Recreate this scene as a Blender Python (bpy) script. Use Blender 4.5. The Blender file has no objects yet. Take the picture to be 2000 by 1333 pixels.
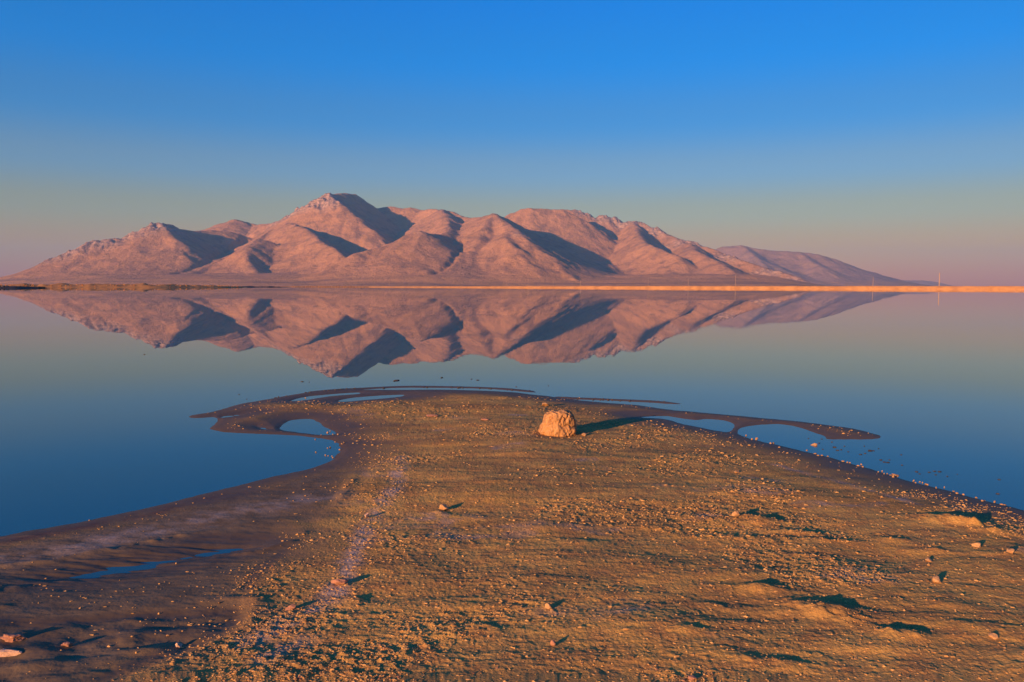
import bpy, bmesh, math, random
import numpy as np
from mathutils import Vector, Matrix

# ------------------------------------------------------------------ camera
W0, H0, F = 2000.0, 1333.0, 1556.0          # photograph size and focal length in its pixels
CAM_H = 1.5
HORIZON = 559.6
PITCH = math.atan((H0 / 2 - HORIZON) / F)
ROLL = 0.0022
scene = bpy.context.scene
COL = scene.collection
cam_data = bpy.data.cameras.new('camera')
cam = bpy.data.objects.new('camera', cam_data)
COL.objects.link(cam)
cam_data.sensor_fit = 'HORIZONTAL'
cam_data.sensor_width = 36.0
cam_data.lens = 36.0 * F / W0
cam_data.clip_start = 0.05
cam_data.clip_end = 60000
cam.matrix_world = (Matrix.Translation((0, 0, CAM_H)) @ Matrix.Rotation(math.pi / 2 - PITCH, 4, 'X')
                    @ Matrix.Rotation(ROLL, 4, 'Z'))
scene.camera = cam

# ------------------------------------------------------------------ sky and sun
SUN_EL = math.radians(8.9)
SUN_AZ = math.radians(40)                 # light runs away from the camera and to the right
world = bpy.data.worlds.new('World')
scene.world = world
world.use_nodes = True
wn = world.node_tree
bg = wn.nodes['Background']
sky = wn.nodes.new('ShaderNodeTexSky')
sky.sky_type = 'NISHITA'
sky.sun_disc = False
sky.sun_elevation = SUN_EL
sky.sun_rotation = math.pi + SUN_AZ
sky.air_density = 1.0
sky.dust_density = 0.3
sky.ozone_density = 4.0
tc = wn.nodes.new('ShaderNodeTexCoord')
sep = wn.nodes.new('ShaderNodeSeparateXYZ')
wn.links.new(tc.outputs['Generated'], sep.inputs[0])
SKY_STOPS = [(0.000, (1.75, 0.55, 0.26)), (0.045, (1.85, 0.76, 0.36)), (0.09, (1.48, 0.88, 0.57)), (0.14, (0.97, 0.93, 0.97)),
             (0.20, (0.36, 0.90, 1.26)), (0.27, (0.06, 0.97, 1.60)), (0.36, (0.0, 0.99, 1.82)), (0.7, (0.02, 0.96, 1.85)), (1.0, (0.04, 0.96, 1.90))]
SKY_MAX = 2.5
ramp = wn.nodes.new('ShaderNodeValToRGB')
ramp.color_ramp.interpolation = 'EASE'
els = ramp.color_ramp.elements
while len(els) < len(SKY_STOPS):
    els.new(0.5)
for e, (p, c) in zip(els, SKY_STOPS):
    e.position = p
    e.color = (c[0] / SKY_MAX, c[1] / SKY_MAX, c[2] / SKY_MAX, 1)
wn.links.new(sep.outputs['Z'], ramp.inputs['Fac'])
mul = wn.nodes.new('ShaderNodeVectorMath')
mul.operation = 'MULTIPLY'
wn.links.new(sky.outputs[0], mul.inputs[0])
wn.links.new(ramp.outputs['Color'], mul.inputs[1])
scl = wn.nodes.new('ShaderNodeVectorMath')
scl.operation = 'SCALE'
scl.inputs['Scale'].default_value = SKY_MAX
wn.links.new(mul.outputs[0], scl.inputs[0])
even = wn.nodes.new('ShaderNodeMath')                       # the sky of the photograph is nearly even from left to right
even.operation = 'MULTIPLY_ADD'
even.inputs[1].default_value = -0.24 * SKY_MAX
even.inputs[2].default_value = SKY_MAX
wn.links.new(sep.outputs['X'], even.inputs[0])
wn.links.new(even.outputs[0], scl.inputs['Scale'])
wn.links.new(scl.outputs[0], bg.inputs['Color'])
bg.inputs['Strength'].default_value = 0.075

sun_data = bpy.data.lights.new('sun', 'SUN')
sun = bpy.data.objects.new('sun', sun_data)
COL.objects.link(sun)
sun_data.energy = 5.0
sun_data.angle = math.radians(0.5)
sun_data.color = (1.0, 0.53, 0.22)
LIGHT_DIR = Vector((math.cos(SUN_EL) * math.sin(SUN_AZ), math.cos(SUN_EL) * math.cos(SUN_AZ), -math.sin(SUN_EL)))
sun.rotation_euler = LIGHT_DIR.to_track_quat('-Z', 'Y').to_euler()

vs = scene.view_settings
vs.view_transform = 'Standard'
vs.look = 'None'
vs.exposure = 0.80
vs.gamma = 1.0
vs.use_curve_mapping = False
scene.cycles.use_denoising = True
scene.cycles.max_bounces = 6
scene.cycles.volume_bounces = 1
scene.cycles.caustics_reflective = False

# ------------------------------------------------------------------ helpers
def ray(px, py):
    dx, dz = (px - W0 / 2) / F, (H0 / 2 - py) / F
    c, s = math.cos(ROLL), math.sin(ROLL)
    dx, dz = dx * c - dz * s, dx * s + dz * c
    cp, sp = math.cos(PITCH), math.sin(PITCH)
    return Vector((dx, cp + dz * sp, dz * cp - sp))

def at(px, py, z=0.0):                 # point of the level z that the photograph shows at px, py
    r = ray(px, py)
    t = (z - CAM_H) / r.z
    return (r.x * t, r.y * t)

def far(px, py, Y):                    # point at distance Y
    r = ray(px, py)
    t = Y / r.y
    return Vector((r.x * t, Y, CAM_H + r.z * t))

def _hash(ix, iy, iz, seed):
    h = (ix.astype(np.uint32) * np.uint32(374761393) + iy.astype(np.uint32) * np.uint32(668265263)
         + iz.astype(np.uint32) * np.uint32(2147483647 - 1013) + np.uint32((seed * 974711 + 17) & 0xffffffff))
    h = (h ^ (h >> np.uint32(13))) * np.uint32(1274126177)
    h = (h ^ (h >> np.uint32(16))) * np.uint32(2246822519)
    h = h ^ (h >> np.uint32(15))
    return h.astype(np.float32) * np.float32(2.0 / 4294967295.0) - np.float32(1.0)

def noise2(x, y, seed=0):
    xf, yf = np.floor(x), np.floor(y)
    fx, fy = (x - xf).astype(np.float32), (y - yf).astype(np.float32)
    ix, iy = xf.astype(np.int64), yf.astype(np.int64)
    z = np.zeros_like(ix)
    u = fx * fx * fx * (fx * (fx * 6 - 15) + 10)
    v = fy * fy * fy * (fy * (fy * 6 - 15) + 10)
    a, b = _hash(ix, iy, z, seed), _hash(ix + 1, iy, z, seed)
    c, d = _hash(ix, iy + 1, z, seed), _hash(ix + 1, iy + 1, z, seed)
    return (a + (b - a) * u) + ((c + (d - c) * u) - (a + (b - a) * u)) * v

def fbm2(x, y, octaves=4, seed=0, gain=0.5, lac=2.03):
    s, amp, n = 0, 1.0, 0.0
    for o in range(octaves):
        s = s + amp * noise2(x + 13.7 * o, y - 7.3 * o, seed + o)
        n += amp
        amp *= gain
        x, y = (x * 0.8 - y * 0.6) * lac, (x * 0.6 + y * 0.8) * lac
    return s / n

def ridged2(x, y, octaves=4, seed=0, gain=0.5, lac=2.05):
    s, amp, n = 0, 1.0, 0.0
    for o in range(octaves):
        s = s + amp * (1 - 2 * np.abs(noise2(x + 3.1 * o, y + 9.2 * o, seed + o)))
        n += amp
        amp *= gain
        x, y = (x * 0.8 - y * 0.6) * lac, (x * 0.6 + y * 0.8) * lac
    return s / n

def noise3(p, seed=0):
    f = np.floor(p)
    t = (p - f).astype(np.float32)
    i = f.astype(np.int64)
    w = t * t * t * (t * (t * 6 - 15) + 10)
    out = 0
    for dx in (0, 1):
        for dy in (0, 1):
            for dz in (0, 1):
                wt = ((w[:, 0] if dx else 1 - w[:, 0]) * (w[:, 1] if dy else 1 - w[:, 1]) * (w[:, 2] if dz else 1 - w[:, 2]))
                out = out + wt * _hash(i[:, 0] + dx, i[:, 1] + dy, i[:, 2] + dz, seed)
    return out

def fbm3(p, octaves=4, seed=0, gain=0.5):
    s, amp, n = 0, 1.0, 0.0
    for o in range(octaves):
        s = s + amp * noise3(p + 5.3 * o, seed + o)
        n += amp
        amp *= gain
        p = p * 2.03
    return s / n

def sstep(a, b, x):
    t = np.clip((x - a) / (b - a), 0, 1)
    return t * t * (3 - 2 * t)

def np_mesh(name, co, faces, smooth=True, attrs=None):
    """co (n,3); faces (m,3|4) int array"""
    me = bpy.data.meshes.new(name)
    k = faces.shape[1]
    me.vertices.add(len(co))
    me.vertices.foreach_set('co', np.ascontiguousarray(co, dtype=np.float32).ravel())
    me.loops.add(faces.size)
    me.loops.foreach_set('vertex_index', faces.astype(np.int32).ravel())
    me.polygons.add(len(faces))
    me.polygons.foreach_set('loop_start', np.arange(0, faces.size, k, dtype=np.int32))
    me.polygons.foreach_set('loop_total', np.full(len(faces), k, dtype=np.int32))
    me.polygons.foreach_set('use_smooth', np.full(len(faces), smooth, dtype=bool))
    me.update(calc_edges=True)
    for an, arr in (attrs or {}).items():
        a = me.attributes.new(an, 'FLOAT', 'POINT')
        a.data.foreach_set('value', np.ascontiguousarray(arr, dtype=np.float32))
    return me

def link(name, me, mat=None, parent=None, loc=None):
    o = bpy.data.objects.new(name, me)
    COL.objects.link(o)
    if mat is not None and me is not None and not me.materials:
        me.materials.append(mat)
    if parent is not None:
        o.parent = parent
    if loc is not None:
        o.location = loc
    return o

def tag(o, label=None, cat=None, group=None, kind=None):
    for k, v in (('label', label), ('category', cat), ('group', group), ('kind', kind)):
        if v:
            o[k] = v
    return o

def grid_faces(nr, nc):
    i = np.arange(nr * nc).reshape(nr, nc)
    return np.stack([i[:-1, :-1].ravel(), i[:-1, 1:].ravel(), i[1:, 1:].ravel(), i[1:, :-1].ravel()], 1)

class NT:                               # small material writer
    def __init__(self, name):
        self.m = bpy.data.materials.new(name)
        self.m.use_nodes = True
        self.t = self.m.node_tree
        self.b = self.t.nodes['Principled BSDF']
        self.n = 0
    def node(self, kind, **kw):
        n = self.t.nodes.new(kind)
        for k, v in kw.items():
            setattr(n, k, v)
        return n
    def lk(self, a, b):
        self.t.links.new(a, b)
    def put(self, sock, v):
        if hasattr(v, 'links') or hasattr(v, 'is_linked'):
            self.lk(v, sock)
        else:
            sock.default_value = v
    def pos(self):
        return self.node('ShaderNodeNewGeometry').outputs['Position']
    def attr(self, name):
        return self.node('ShaderNodeAttribute', attribute_name=name).outputs['Fac']
    def scaled(self, vec, s):
        n = self.node('ShaderNodeMapping')
        self.lk(vec, n.inputs['Vector'])
        n.inputs['Scale'].default_value = s
        return n.outputs[0]
    def noise(self, vec, scale, detail=4, rough=0.55):
        n = self.node('ShaderNodeTexNoise')
        self.lk(vec, n.inputs['Vector'])
        n.inputs['Scale'].default_value = scale
        n.inputs['Detail'].default_value = detail
        n.inputs['Roughness'].default_value = rough
        return n.outputs['Fac']
    def rng(self, v, a, b, c=0.0, d=1.0):
        n = self.node('ShaderNodeMapRange')
        self.lk(v, n.inputs['Value'])
        for i, x in zip(('From Min', 'From Max', 'To Min', 'To Max'), (a, b, c, d)):
            n.inputs[i].default_value = x
        return n.outputs[0]
    def mix(self, f, a, b, mode='MIX'):
        n = self.node('ShaderNodeMix', data_type='RGBA', blend_type=mode)
        self.put(n.inputs['Factor'], f)
        for s, v in ((n.inputs[6], a), (n.inputs[7], b)):
            self.put(s, (*v, 1) if isinstance(v, tuple) else v)
        return n.outputs[2]
    def math(self, op, a, b=None):
        n = self.node('ShaderNodeMath', operation=op)
        self.put(n.inputs[0], a)
        if b is not None:
            self.put(n.inputs[1], b)
        return n.outputs[0]
    def bump(self, h, strength, dist, prev=None):
        n = self.node('ShaderNodeBump')
        self.lk(h, n.inputs['Height'])
        n.inputs['Strength'].default_value = strength
        n.inputs['Distance'].default_value = dist
        if prev is not None:
            self.lk(prev, n.inputs['Normal'])
        return n.outputs[0]
    def out(self, color=None, rough=None, normal=None, **kw):
        if color is not None:
            self.put(self.b.inputs['Base Color'], (*color, 1) if isinstance(color, tuple) else color)
        if rough is not None:
            self.put(self.b.inputs['Roughness'], rough)
        if normal is not None:
            self.lk(normal, self.b.inputs['Normal'])
        for k, v in kw.items():
            self.put(self.b.inputs[k.replace('_', ' ')], v)
        return self.m

# ------------------------------------------------------------------ materials
def mat_ground():
    n = NT('sand_and_mud')
    P = n.pos()
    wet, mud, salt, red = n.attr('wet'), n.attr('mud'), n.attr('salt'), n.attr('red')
    big = n.noise(P, 1.6, 5)
    mid = n.noise(P, 9.0, 5)
    fine = n.noise(P, 70.0, 4, 0.6)
    grit = n.noise(P, 260.0, 3, 0.6)
    c = n.mix(n.rng(big, 0.35, 0.65), (0.555, 0.312, 0.078), (0.625, 0.366, 0.100))
    c = n.mix(n.rng(mid, 0.40, 0.66), c, (0.450, 0.228, 0.074))
    c = n.mix(n.rng(fine, 0.52, 0.75), c, (0.700, 0.420, 0.140))
    c = n.mix(n.rng(grit, 0.60, 0.75, 0, 0.55), c, (0.16, 0.09, 0.035))
    cm = n.mix(n.rng(mid, 0.35, 0.7), (0.215, 0.145, 0.075), (0.285, 0.196, 0.104))
    blotch = n.noise(n.scaled(P, (0.6, 1.5, 1.0)), 1.1, 5, 0.6)
    c = n.mix(n.rng(blotch, 0.46, 0.66, 0, 0.55), c, (0.250, 0.140, 0.060))  # broad darker patches in the sand colour
    c = n.mix(mud, c, cm)
    cr = n.mix(n.rng(fine, 0.4, 0.7), (0.16, 0.075, 0.045), (0.30, 0.14, 0.075))
    c = n.mix(red, c, cr)
    cs = n.mix(n.rng(fine, 0.4, 0.65), (0.40, 0.28, 0.19), (0.58, 0.43, 0.31))
    c = n.mix(n.math('MULTIPLY', salt, n.rng(mid, 0.32, 0.55)), c, cs)
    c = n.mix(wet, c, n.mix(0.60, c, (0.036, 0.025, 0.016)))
    r = n.math('SUBTRACT', 0.93, n.math('MULTIPLY', wet, 0.30))
    dry = n.math('SUBTRACT', 1.0, n.math('MULTIPLY', wet, 0.85))
    dry = n.math('MULTIPLY', dry, n.math('SUBTRACT', 1.0, n.math('MULTIPLY', mud, 0.6)))
    b1 = n.bump(n.math('MULTIPLY', fine, dry), 0.9, 0.008)
    b2 = n.bump(n.math('MULTIPLY', grit, dry), 0.6, 0.002, b1)
    return n.out(c, r, b2, Specular_IOR_Level=n.math('ADD', 0.08, n.math('MULTIPLY', wet, 0.17)))

def mat_water():
    n = NT('still_lake_water')
    P = n.pos()
    breeze = n.rng(n.noise(n.scaled(P, (0.02, 0.05, 1.0)), 1.0, 3), 0.45, 0.62)
    rip = n.noise(n.scaled(P, (1.6, 4.0, 1.0)), 1.0, 2)
    return n.out((0.024, 0.090, 0.094), 0.004, n.bump(n.math('MULTIPLY', rip, breeze), 1.0, 0.0005), IOR=1.333)

def mat_mountain(name, a, b, dark, k=1.0):
    n = NT(name)
    P = n.pos()
    rock = n.attr('rock')
    big = n.noise(P, 0.004 * k, 5)
    mid = n.noise(P, 0.016 * k, 6, 0.7)
    fine = n.noise(P, 0.06 * k, 5, 0.75)
    c = n.mix(n.rng(big, 0.35, 0.68), a, b)
    c = n.mix(n.rng(mid, 0.49, 0.66, 0, 0.75), c, dark)
    c = n.mix(n.rng(fine, 0.56, 0.70, 0, 0.55), c, dark)
    hz = n.node('ShaderNodeSeparateXYZ')
    n.lk(P, hz.inputs[0])
    low = n.rng(hz.outputs['Z'], 22.0, 60.0, 1.0, 0.0)
    stripe = n.noise(n.scaled(P, (0.0016, 0.014, 0.05)), 1.0, 3)
    c = n.mix(n.math('MULTIPLY', low, 0.6), c, (0.60, 0.30, 0.11))
    c = n.mix(n.math('MULTIPLY', low, n.rng(stripe, 0.48, 0.66, 0, 0.6)), c, dark)
    c = n.mix(n.math('MULTIPLY', low, n.rng(stripe, 0.46, 0.34)), c, (0.60, 0.30, 0.13))
    strata = n.noise(n.scaled(P, (0.03, 0.03, 0.10)), 1.0, 4)
    cr = n.mix(n.rng(strata, 0.38, 0.66), (0.52, 0.35, 0.27), (0.25, 0.17, 0.14))
    cr = n.mix(n.rng(fine, 0.50, 0.60, 0, 0.85), cr, (0.15, 0.10, 0.09))
    c = n.mix(n.rng(rock, 0.0, 1.0), c, cr)
    nb = n.bump(mid, 0.7, 14.0)
    nb = n.bump(fine, 0.8, 6.0, nb)
    return n.out(c, 0.95, nb, Specular_IOR_Level=0.1)

def mat_rock(name, a, b, c3, scale=1.0, bump=1.0, stretch=(1, 1, 1)):
    n = NT(name)
    tcn = n.node('ShaderNodeTexCoord').outputs['Object']
    v = n.scaled(tcn, stretch)
    big = n.noise(v, 7 * scale, 5, 0.6)
    fine = n.noise(v, 42 * scale, 5, 0.65)
    c = n.mix(n.rng(big, 0.38, 0.64), a, b)
    c = n.mix(n.rng(fine, 0.48, 0.70), c, c3)
    nb = n.bump(big, 0.5 * bump, 0.02 / scale)
    nb = n.bump(fine, 0.8 * bump, 0.006 / scale, nb)
    return n.out(c, 0.92, nb, Specular_IOR_Level=0.2)

def mat_simple(name, a, b, scale, rough=0.9, bump=0.0, bd=0.01):
    n = NT(name)
    f = n.noise(n.pos(), scale, 4, 0.6)
    c = n.mix(n.rng(f, 0.35, 0.65), a, b)
    nb = n.bump(f, bump, bd) if bump else None
    return n.out(c, rough, nb, Specular_IOR_Level=0.15)

M_GROUND = mat_ground()
M_WATER = mat_water()
M_MOUNT = mat_mountain('mountain_slopes', (0.500, 0.262, 0.138), (0.405, 0.212, 0.112), (0.190, 0.120, 0.094))
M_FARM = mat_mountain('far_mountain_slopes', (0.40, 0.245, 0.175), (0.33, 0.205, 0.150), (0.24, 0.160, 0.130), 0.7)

# ------------------------------------------------------------------ lake
S = 12500.0
co = np.array([[-S, -3000, 0], [S, -3000, 0], [S, S, 0], [-S, S, 0]], dtype=np.float32)
water = link('lake_water', np_mesh('lake_water', co, np.array([[0, 1, 2, 3]]), False), M_WATER)
tag(water, 'mirror-still blue lake reflecting the mountain and the sky', 'lake', kind='structure')

# ------------------------------------------------------------------ mountain
def seg_max(X, Y, ridges, k=1.75, steep=1.30):
    """height left by ridge crests: each crest falls off with its own slope and flattens to a toe"""
    H = np.zeros_like(X)
    for slope, pts in ridges:
        P3 = [far(*p) for p in pts]
        slope = slope * steep
        h = np.zeros_like(X)
        for A, B in zip(P3[:-1], P3[1:]):
            dx, dy = B.x - A.x, B.y - A.y
            L2 = dx * dx + dy * dy
            t = np.clip(((X - A.x) * dx + (Y - A.y) * dy) / L2, 0, 1)
            r = np.hypot(X - (A.x + t * dx), Y - (A.y + t * dy))
            r = np.sqrt(r * r + 20.0 ** 2) - 20.0            # rounded crest
            zc = np.maximum(A.z + t * (B.z - A.z), 1.0)
            h = np.maximum(h, zc * np.clip(1 - r * slope / (k * zc), 0, 1) ** k)
        d = H - h                                    # smooth maximum
        T = 7.0
        H = np.where(np.abs(d) < 3 * T, np.maximum(H, h) + T * 0.35 * np.clip(np.minimum(H, h) / 25, 0, 1) * np.clip(1 - np.abs(d) / (3 * T), 0, 1) ** 2, np.maximum(H, h))
    return H

RIDGES = [
    # left mountain: long rocky crest rising to its summit, shaded behind
    (0.50, [(76, 559, 3700), (88, 546, 3740), (112, 520, 3800), (142, 494, 3860), (172, 477, 3900), (196, 469, 3950), (240, 463, 4000),
            (268, 460, 4040), (288, 446, 4080), (302, 438, 4100), (314, 436, 4120), (328, 439, 4180), (345, 449, 4260), (380, 452, 4350),
            (412, 448, 4450), (445, 453, 4500), (485, 464, 4550)]),
    (0.45, [(314, 436, 4120), (345, 470, 3950), (360, 500, 3800), (350, 530, 3650)]),
    # knob behind
    (0.40, [(400, 449, 5400), (430, 437, 5350), (458, 428, 5300), (478, 434, 5350), (500, 440, 5300), (545, 436, 5200)]),
    # main peak with its rocky shoulder
    (0.62, [(520, 440, 4900), (548, 435, 4850), (565, 423, 4830), (585, 411, 4800), (603, 402, 4780), (618, 392, 4770), (636, 381, 4760),
            (660, 378, 4990), (690, 379, 5220), (703, 390, 5300), (718, 402, 5340), (735, 408, 5350), (765, 404, 5330), (785, 408, 5320),
            (800, 406, 5320), (822, 411, 5300), (850, 409, 5220), (876, 413, 5100), (900, 421, 4970), (918, 428, 4800)]),
    # spurs of the main peak towards the lake
    (0.54, [(548, 436, 4850), (575, 437, 4420), (600, 451, 4120), (626, 469, 3920), (645, 483, 3800), (668, 497, 3680), (690, 515, 3560)]),
    (0.62, [(640, 381, 4760), (656, 391, 4680), (672, 404, 4610), (694, 424, 4510), (724, 448, 4400), (757, 479, 4290), (790, 505, 4180)]),
    (0.52, [(520, 470, 4050), (502, 478, 3960), (488, 483, 3880), (480, 494, 3800), (486, 512, 3680), (497, 532, 3530)]),
    (0.45, [(545, 445, 4700), (500, 470, 4300), (440, 505, 3950), (385, 530, 3650), (330, 547, 3400)]),
    # front hill left of the gully
    (0.46, [(588, 551, 3250), (620, 534, 3330), (655, 514, 3400), (700, 494, 3480), (740, 484, 3540), (780, 473, 3600), (806, 456, 3640),
            (819, 451, 3660), (835, 458, 3750), (860, 458, 3950), (880, 450, 4200), (876, 425, 4600), (862, 411, 5050)]),
    # central ridge down to the shore
    (0.50, [(918, 428, 4800), (942, 423, 4500), (963, 419, 4300), (985, 432, 4050), (1003, 447, 3850), (1014, 455, 3740), (1032, 470, 3650),
            (1060, 495, 3520), (1085, 517, 3420), (1105, 534, 3330), (1135, 554, 3200)]),
    (0.50, [(1003, 447, 3850), (985, 462, 3680), (1005, 486, 3520), (1030, 515, 3380), (1060, 548, 3230)]),
    (0.42, [(963, 419, 4300), (945, 446, 3950), (920, 490, 3600), (905, 525, 3350), (890, 548, 3150)]),
    # flat topped mountain to the right
    (0.66, [(985, 427, 4900), (1000, 415, 4890), (1018, 408, 4880), (1036, 405, 4880), (1070, 408, 4900), (1097, 410, 4920), (1118, 418, 4910),
            (1145, 432, 4890), (1172, 450, 4870), (1200, 468, 4840), (1222, 478, 4800)]),
    # long rocky ridge running down to the right
    (0.56, [(1097, 410, 5250), (1130, 412, 5300), (1145, 416, 5300), (1164, 424, 5290), (1184, 420, 5270), (1200, 426, 5250), (1216, 434, 5220),
            (1236, 431, 5180), (1252, 436, 5120), (1276, 446, 5030), (1300, 456, 4950), (1340, 471, 4790), (1390, 486, 4600), (1420, 498, 4480),
            (1460, 511, 4340), (1500, 523, 4210), (1540, 536, 4090), (1592, 555, 3950)]),
    (0.58, [(1236, 431, 5180), (1245, 455, 4750), (1258, 474, 4400), (1290, 488, 4180), (1325, 500, 4030)]),
    (0.44, [(1340, 471, 4790), (1360, 492, 4250), (1395, 508, 3980), (1422, 524, 3820), (1448, 542, 3680), (1470, 556, 3560)]),
    (0.46, [(1278, 506, 4350), (1300, 520, 4100), (1318, 538, 3780), (1326, 552, 3480)]),
]

def smooth_px(pts, closed=True, sub=4):
    P = np.array(pts, dtype=float)
    n = len(P)
    out = []
    for i in range(n if closed else n - 1):
        p0, p1, p2, p3 = (P[(i + k - 1) % n] if closed else P[min(max(i + k - 1, 0), n - 1)] for k in range(4))
        for s in range(sub):
            t = s / sub
            out.append(0.5 * ((2 * p1) + (-p0 + p2) * t + (2 * p0 - 5 * p1 + 4 * p2 - p3) * t * t + (-p0 + 3 * p1 - 3 * p2 + p3) * t ** 3))
    return np.array(out)

def line_dist(X, Y, P):
    d2 = np.full(X.shape, 1e9, dtype=np.float32)
    for (ax, ay), (bx, by) in zip(P[:-1], P[1:]):
        ex, ey = bx - ax, by - ay
        t = np.clip(((X - ax) * ex + (Y - ay) * ey) / (ex * ex + ey * ey + 1e-12), 0, 1)
        d2 = np.minimum(d2, (X - ax - ex * t) ** 2 + (Y - ay - ey * t) ** 2)
    return np.sqrt(d2)

GULLIES = [[(905, 470), (900, 485), (890, 500), (880, 512), (868, 525), (850, 533), (825, 540)],
           [(480, 472), (450, 487), (420, 501), (390, 518), (360, 530), (335, 537)]]

def terrain(name, x0, x1, y0, y1, sx, sy, ridges, mat, rough_at, warp=16.0, toe=None, seed=3, amp=1.0):
    xs = np.arange(x0, x1 + 1, sx)
    ys = np.arange(y0, y1 + 1, sy)
    X, Y = np.meshgrid(xs, ys)
    wx = warp * fbm2(X / 170, Y / 170, 4, seed)
    wy = warp * fbm2(X / 170 + 40, Y / 170 - 9, 4, seed + 7)
    H = seg_max(X + wx, Y + wy, ridges)
    rock = np.zeros_like(X)
    for px, py, Yc, rx, ry, a in rough_at:
        c = far(px, py, Yc)
        rock = np.maximum(rock, a * np.clip(1.35 - np.hypot((X - c.x) / rx, (Y - c.y) / ry), 0, 1))
    rock = np.clip(rock * 1.2 + 0.5 * rock * fbm2(X / 60, Y / 60, 3, seed + 5), 0, 1.35)
    up = sstep(4, 90, H)
    gul = ridged2(X / 210 + 0.1 * wx / warp, Y / 260, 4, seed + 20)
    H = H + amp * up * (7.0 * gul - 2.0)
    H = H + amp * up * 4.0 * fbm2(X / 70, Y / 70, 5, seed + 31) + amp * sstep(15, 120, H) * 3.6 * (ridged2((X + wx) / 75, (Y + wy) / 120, 3, seed + 35) - 0.2)
    crag = 0.6 * ridged2((X + 0.4 * Y) / 38, (Y - 0.2 * X) / 62, 5, seed + 44, 0.68) + 0.6 * fbm2(X / 85, Y / 85, 4, seed + 46, 0.6)
    H = H + rock * up * 27.0 * (crag - 0.05)
    if toe:
        T = toe(X, Y)
        d = np.clip(1 - np.abs(H - T) / 24.0, 0, 1)
        H = np.maximum(H, T) + 3.0 * d * d * np.clip(np.minimum(H, T) / 12, 0, 1)
        for g in GULLIES:                            # dry washes cut into the slopes where the photograph shows them
            pts = []
            for q in smooth_px(g, False, 3):
                r = ray(q[0], q[1])
                for Yq in np.arange(2600, 5200, 6.0):
                    xq, zq = r.x * Yq / r.y, CAM_H + r.z * Yq / r.y
                    a, b = int((Yq - y0) / sy), int((xq - x0) / sx)
                    if 0 <= a < H.shape[0] and 0 <= b < H.shape[1] and H[a, b] > zq:
                        pts.append((xq, Yq))
                        break
            wig = 9 * fbm2(X / 50, Y / 50, 2, 71)
            if len(pts) > 1:
                dd = line_dist(X + wig, Y + wig, pts)
                H = H - 11.0 * np.exp(-(dd / 13.0) ** 2)
    H = np.where(H < 0.6, H - 2.5, H)
    nr, nc = X.shape
    f = grid_faces(nr, nc)
    keep = H.ravel()[f].max(1) > -0.5
    f = f[keep]
    used = np.unique(f)
    remap = np.zeros(nr * nc, dtype=np.int64)
    remap[used] = np.arange(len(used))
    co = np.stack([X.ravel(), Y.ravel(), H.ravel()], 1)[used]
    me = np_mesh(name, co, remap[f], True, {'rock': rock.ravel()[used]})
    return link(name, me, mat)

ROUGH = [(120, 510, 3830, 130, 90, .9), (180, 478, 3920, 150, 80, .9), (250, 470, 4030, 170, 90, .8), (308, 445, 4100, 130, 100, .9),
         (555, 432, 4840, 90, 90, .9), (590, 414, 4780, 130, 120, 1.25), (625, 398, 4740, 150, 130, 1.4), (645, 400, 4690, 110, 110, 1.1),
         (1150, 420, 5300, 120, 90, .8), (1185, 424, 5270, 130, 110, 1.0), (1240, 436, 5170, 150, 110, 1.0), (1290, 455, 4980, 150, 90, .8),
         (1350, 476, 4750, 190, 90, .7), (1430, 502, 4440, 220, 80, .7), (1510, 528, 4160, 200, 70, .7), (1570, 548, 4000, 150, 60, .7),
         (1015, 458, 3730, 60, 50, .4), (820, 453, 3660, 40, 40, .4)]
mountain = terrain('mountain', -2900, 1850, 2600, 5860, 5.5, 8.5, RIDGES, M_MOUNT, ROUGH,
                   toe=lambda X, Y: 0.15 * np.clip(Y - 3060, 0, 420) * sstep(-0.60, -0.50, X / Y) * sstep(0.42, 0.30, X / Y) * (0.8 + 0.25 * fbm2(X / 400, Y / 160, 3, 77)) - 0.7)
tag(mountain, 'bare pink desert mountain with rocky crests beyond the lake', 'mountain', kind='structure')

FAR_R = [(0.36, [(1395, 490, 7300), (1412, 482, 7250), (1450, 480, 7200), (1480, 487, 7150), (1520, 490, 7100), (1560, 492, 7050), (1595, 497, 7000),
                 (1625, 505, 6950), (1650, 519, 6900), (1668, 535, 6850), (1684, 548, 6800), (1698, 558, 6750)]),
         (0.36, [(1450, 480, 7200), (1480, 505, 6700), (1500, 525, 6400)]),
         (0.36, [(1560, 492, 7050), (1600, 520, 6600), (1640, 545, 6300)])]
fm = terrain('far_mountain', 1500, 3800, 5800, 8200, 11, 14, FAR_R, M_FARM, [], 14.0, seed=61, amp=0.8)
tag(fm, 'smooth rounded mountain behind the right end of the main ridge', 'mountain', kind='structure')
DIST = [(0.25, [(1690, 555, 9800), (1730, 550, 9700), (1765, 548, 9700), (1800, 548, 9650), (1825, 551, 9600), (1845, 558, 9600)])]
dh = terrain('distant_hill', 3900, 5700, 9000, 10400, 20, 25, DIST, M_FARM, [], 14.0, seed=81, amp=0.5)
tag(dh, 'faint low hill far off beyond the right end of the mountains', 'hill', kind='structure')
DIST2 = [(0.25, [(-140, 548, 9400), (-60, 544, 9400), (0, 550, 9400), (20, 546, 9400), (40, 551, 9500), (66, 558, 9600)])]
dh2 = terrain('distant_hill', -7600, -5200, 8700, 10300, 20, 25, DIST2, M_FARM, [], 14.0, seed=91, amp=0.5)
tag(dh2, 'faint lilac hill on the horizon at the far left', 'hill', kind='structure')

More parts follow.
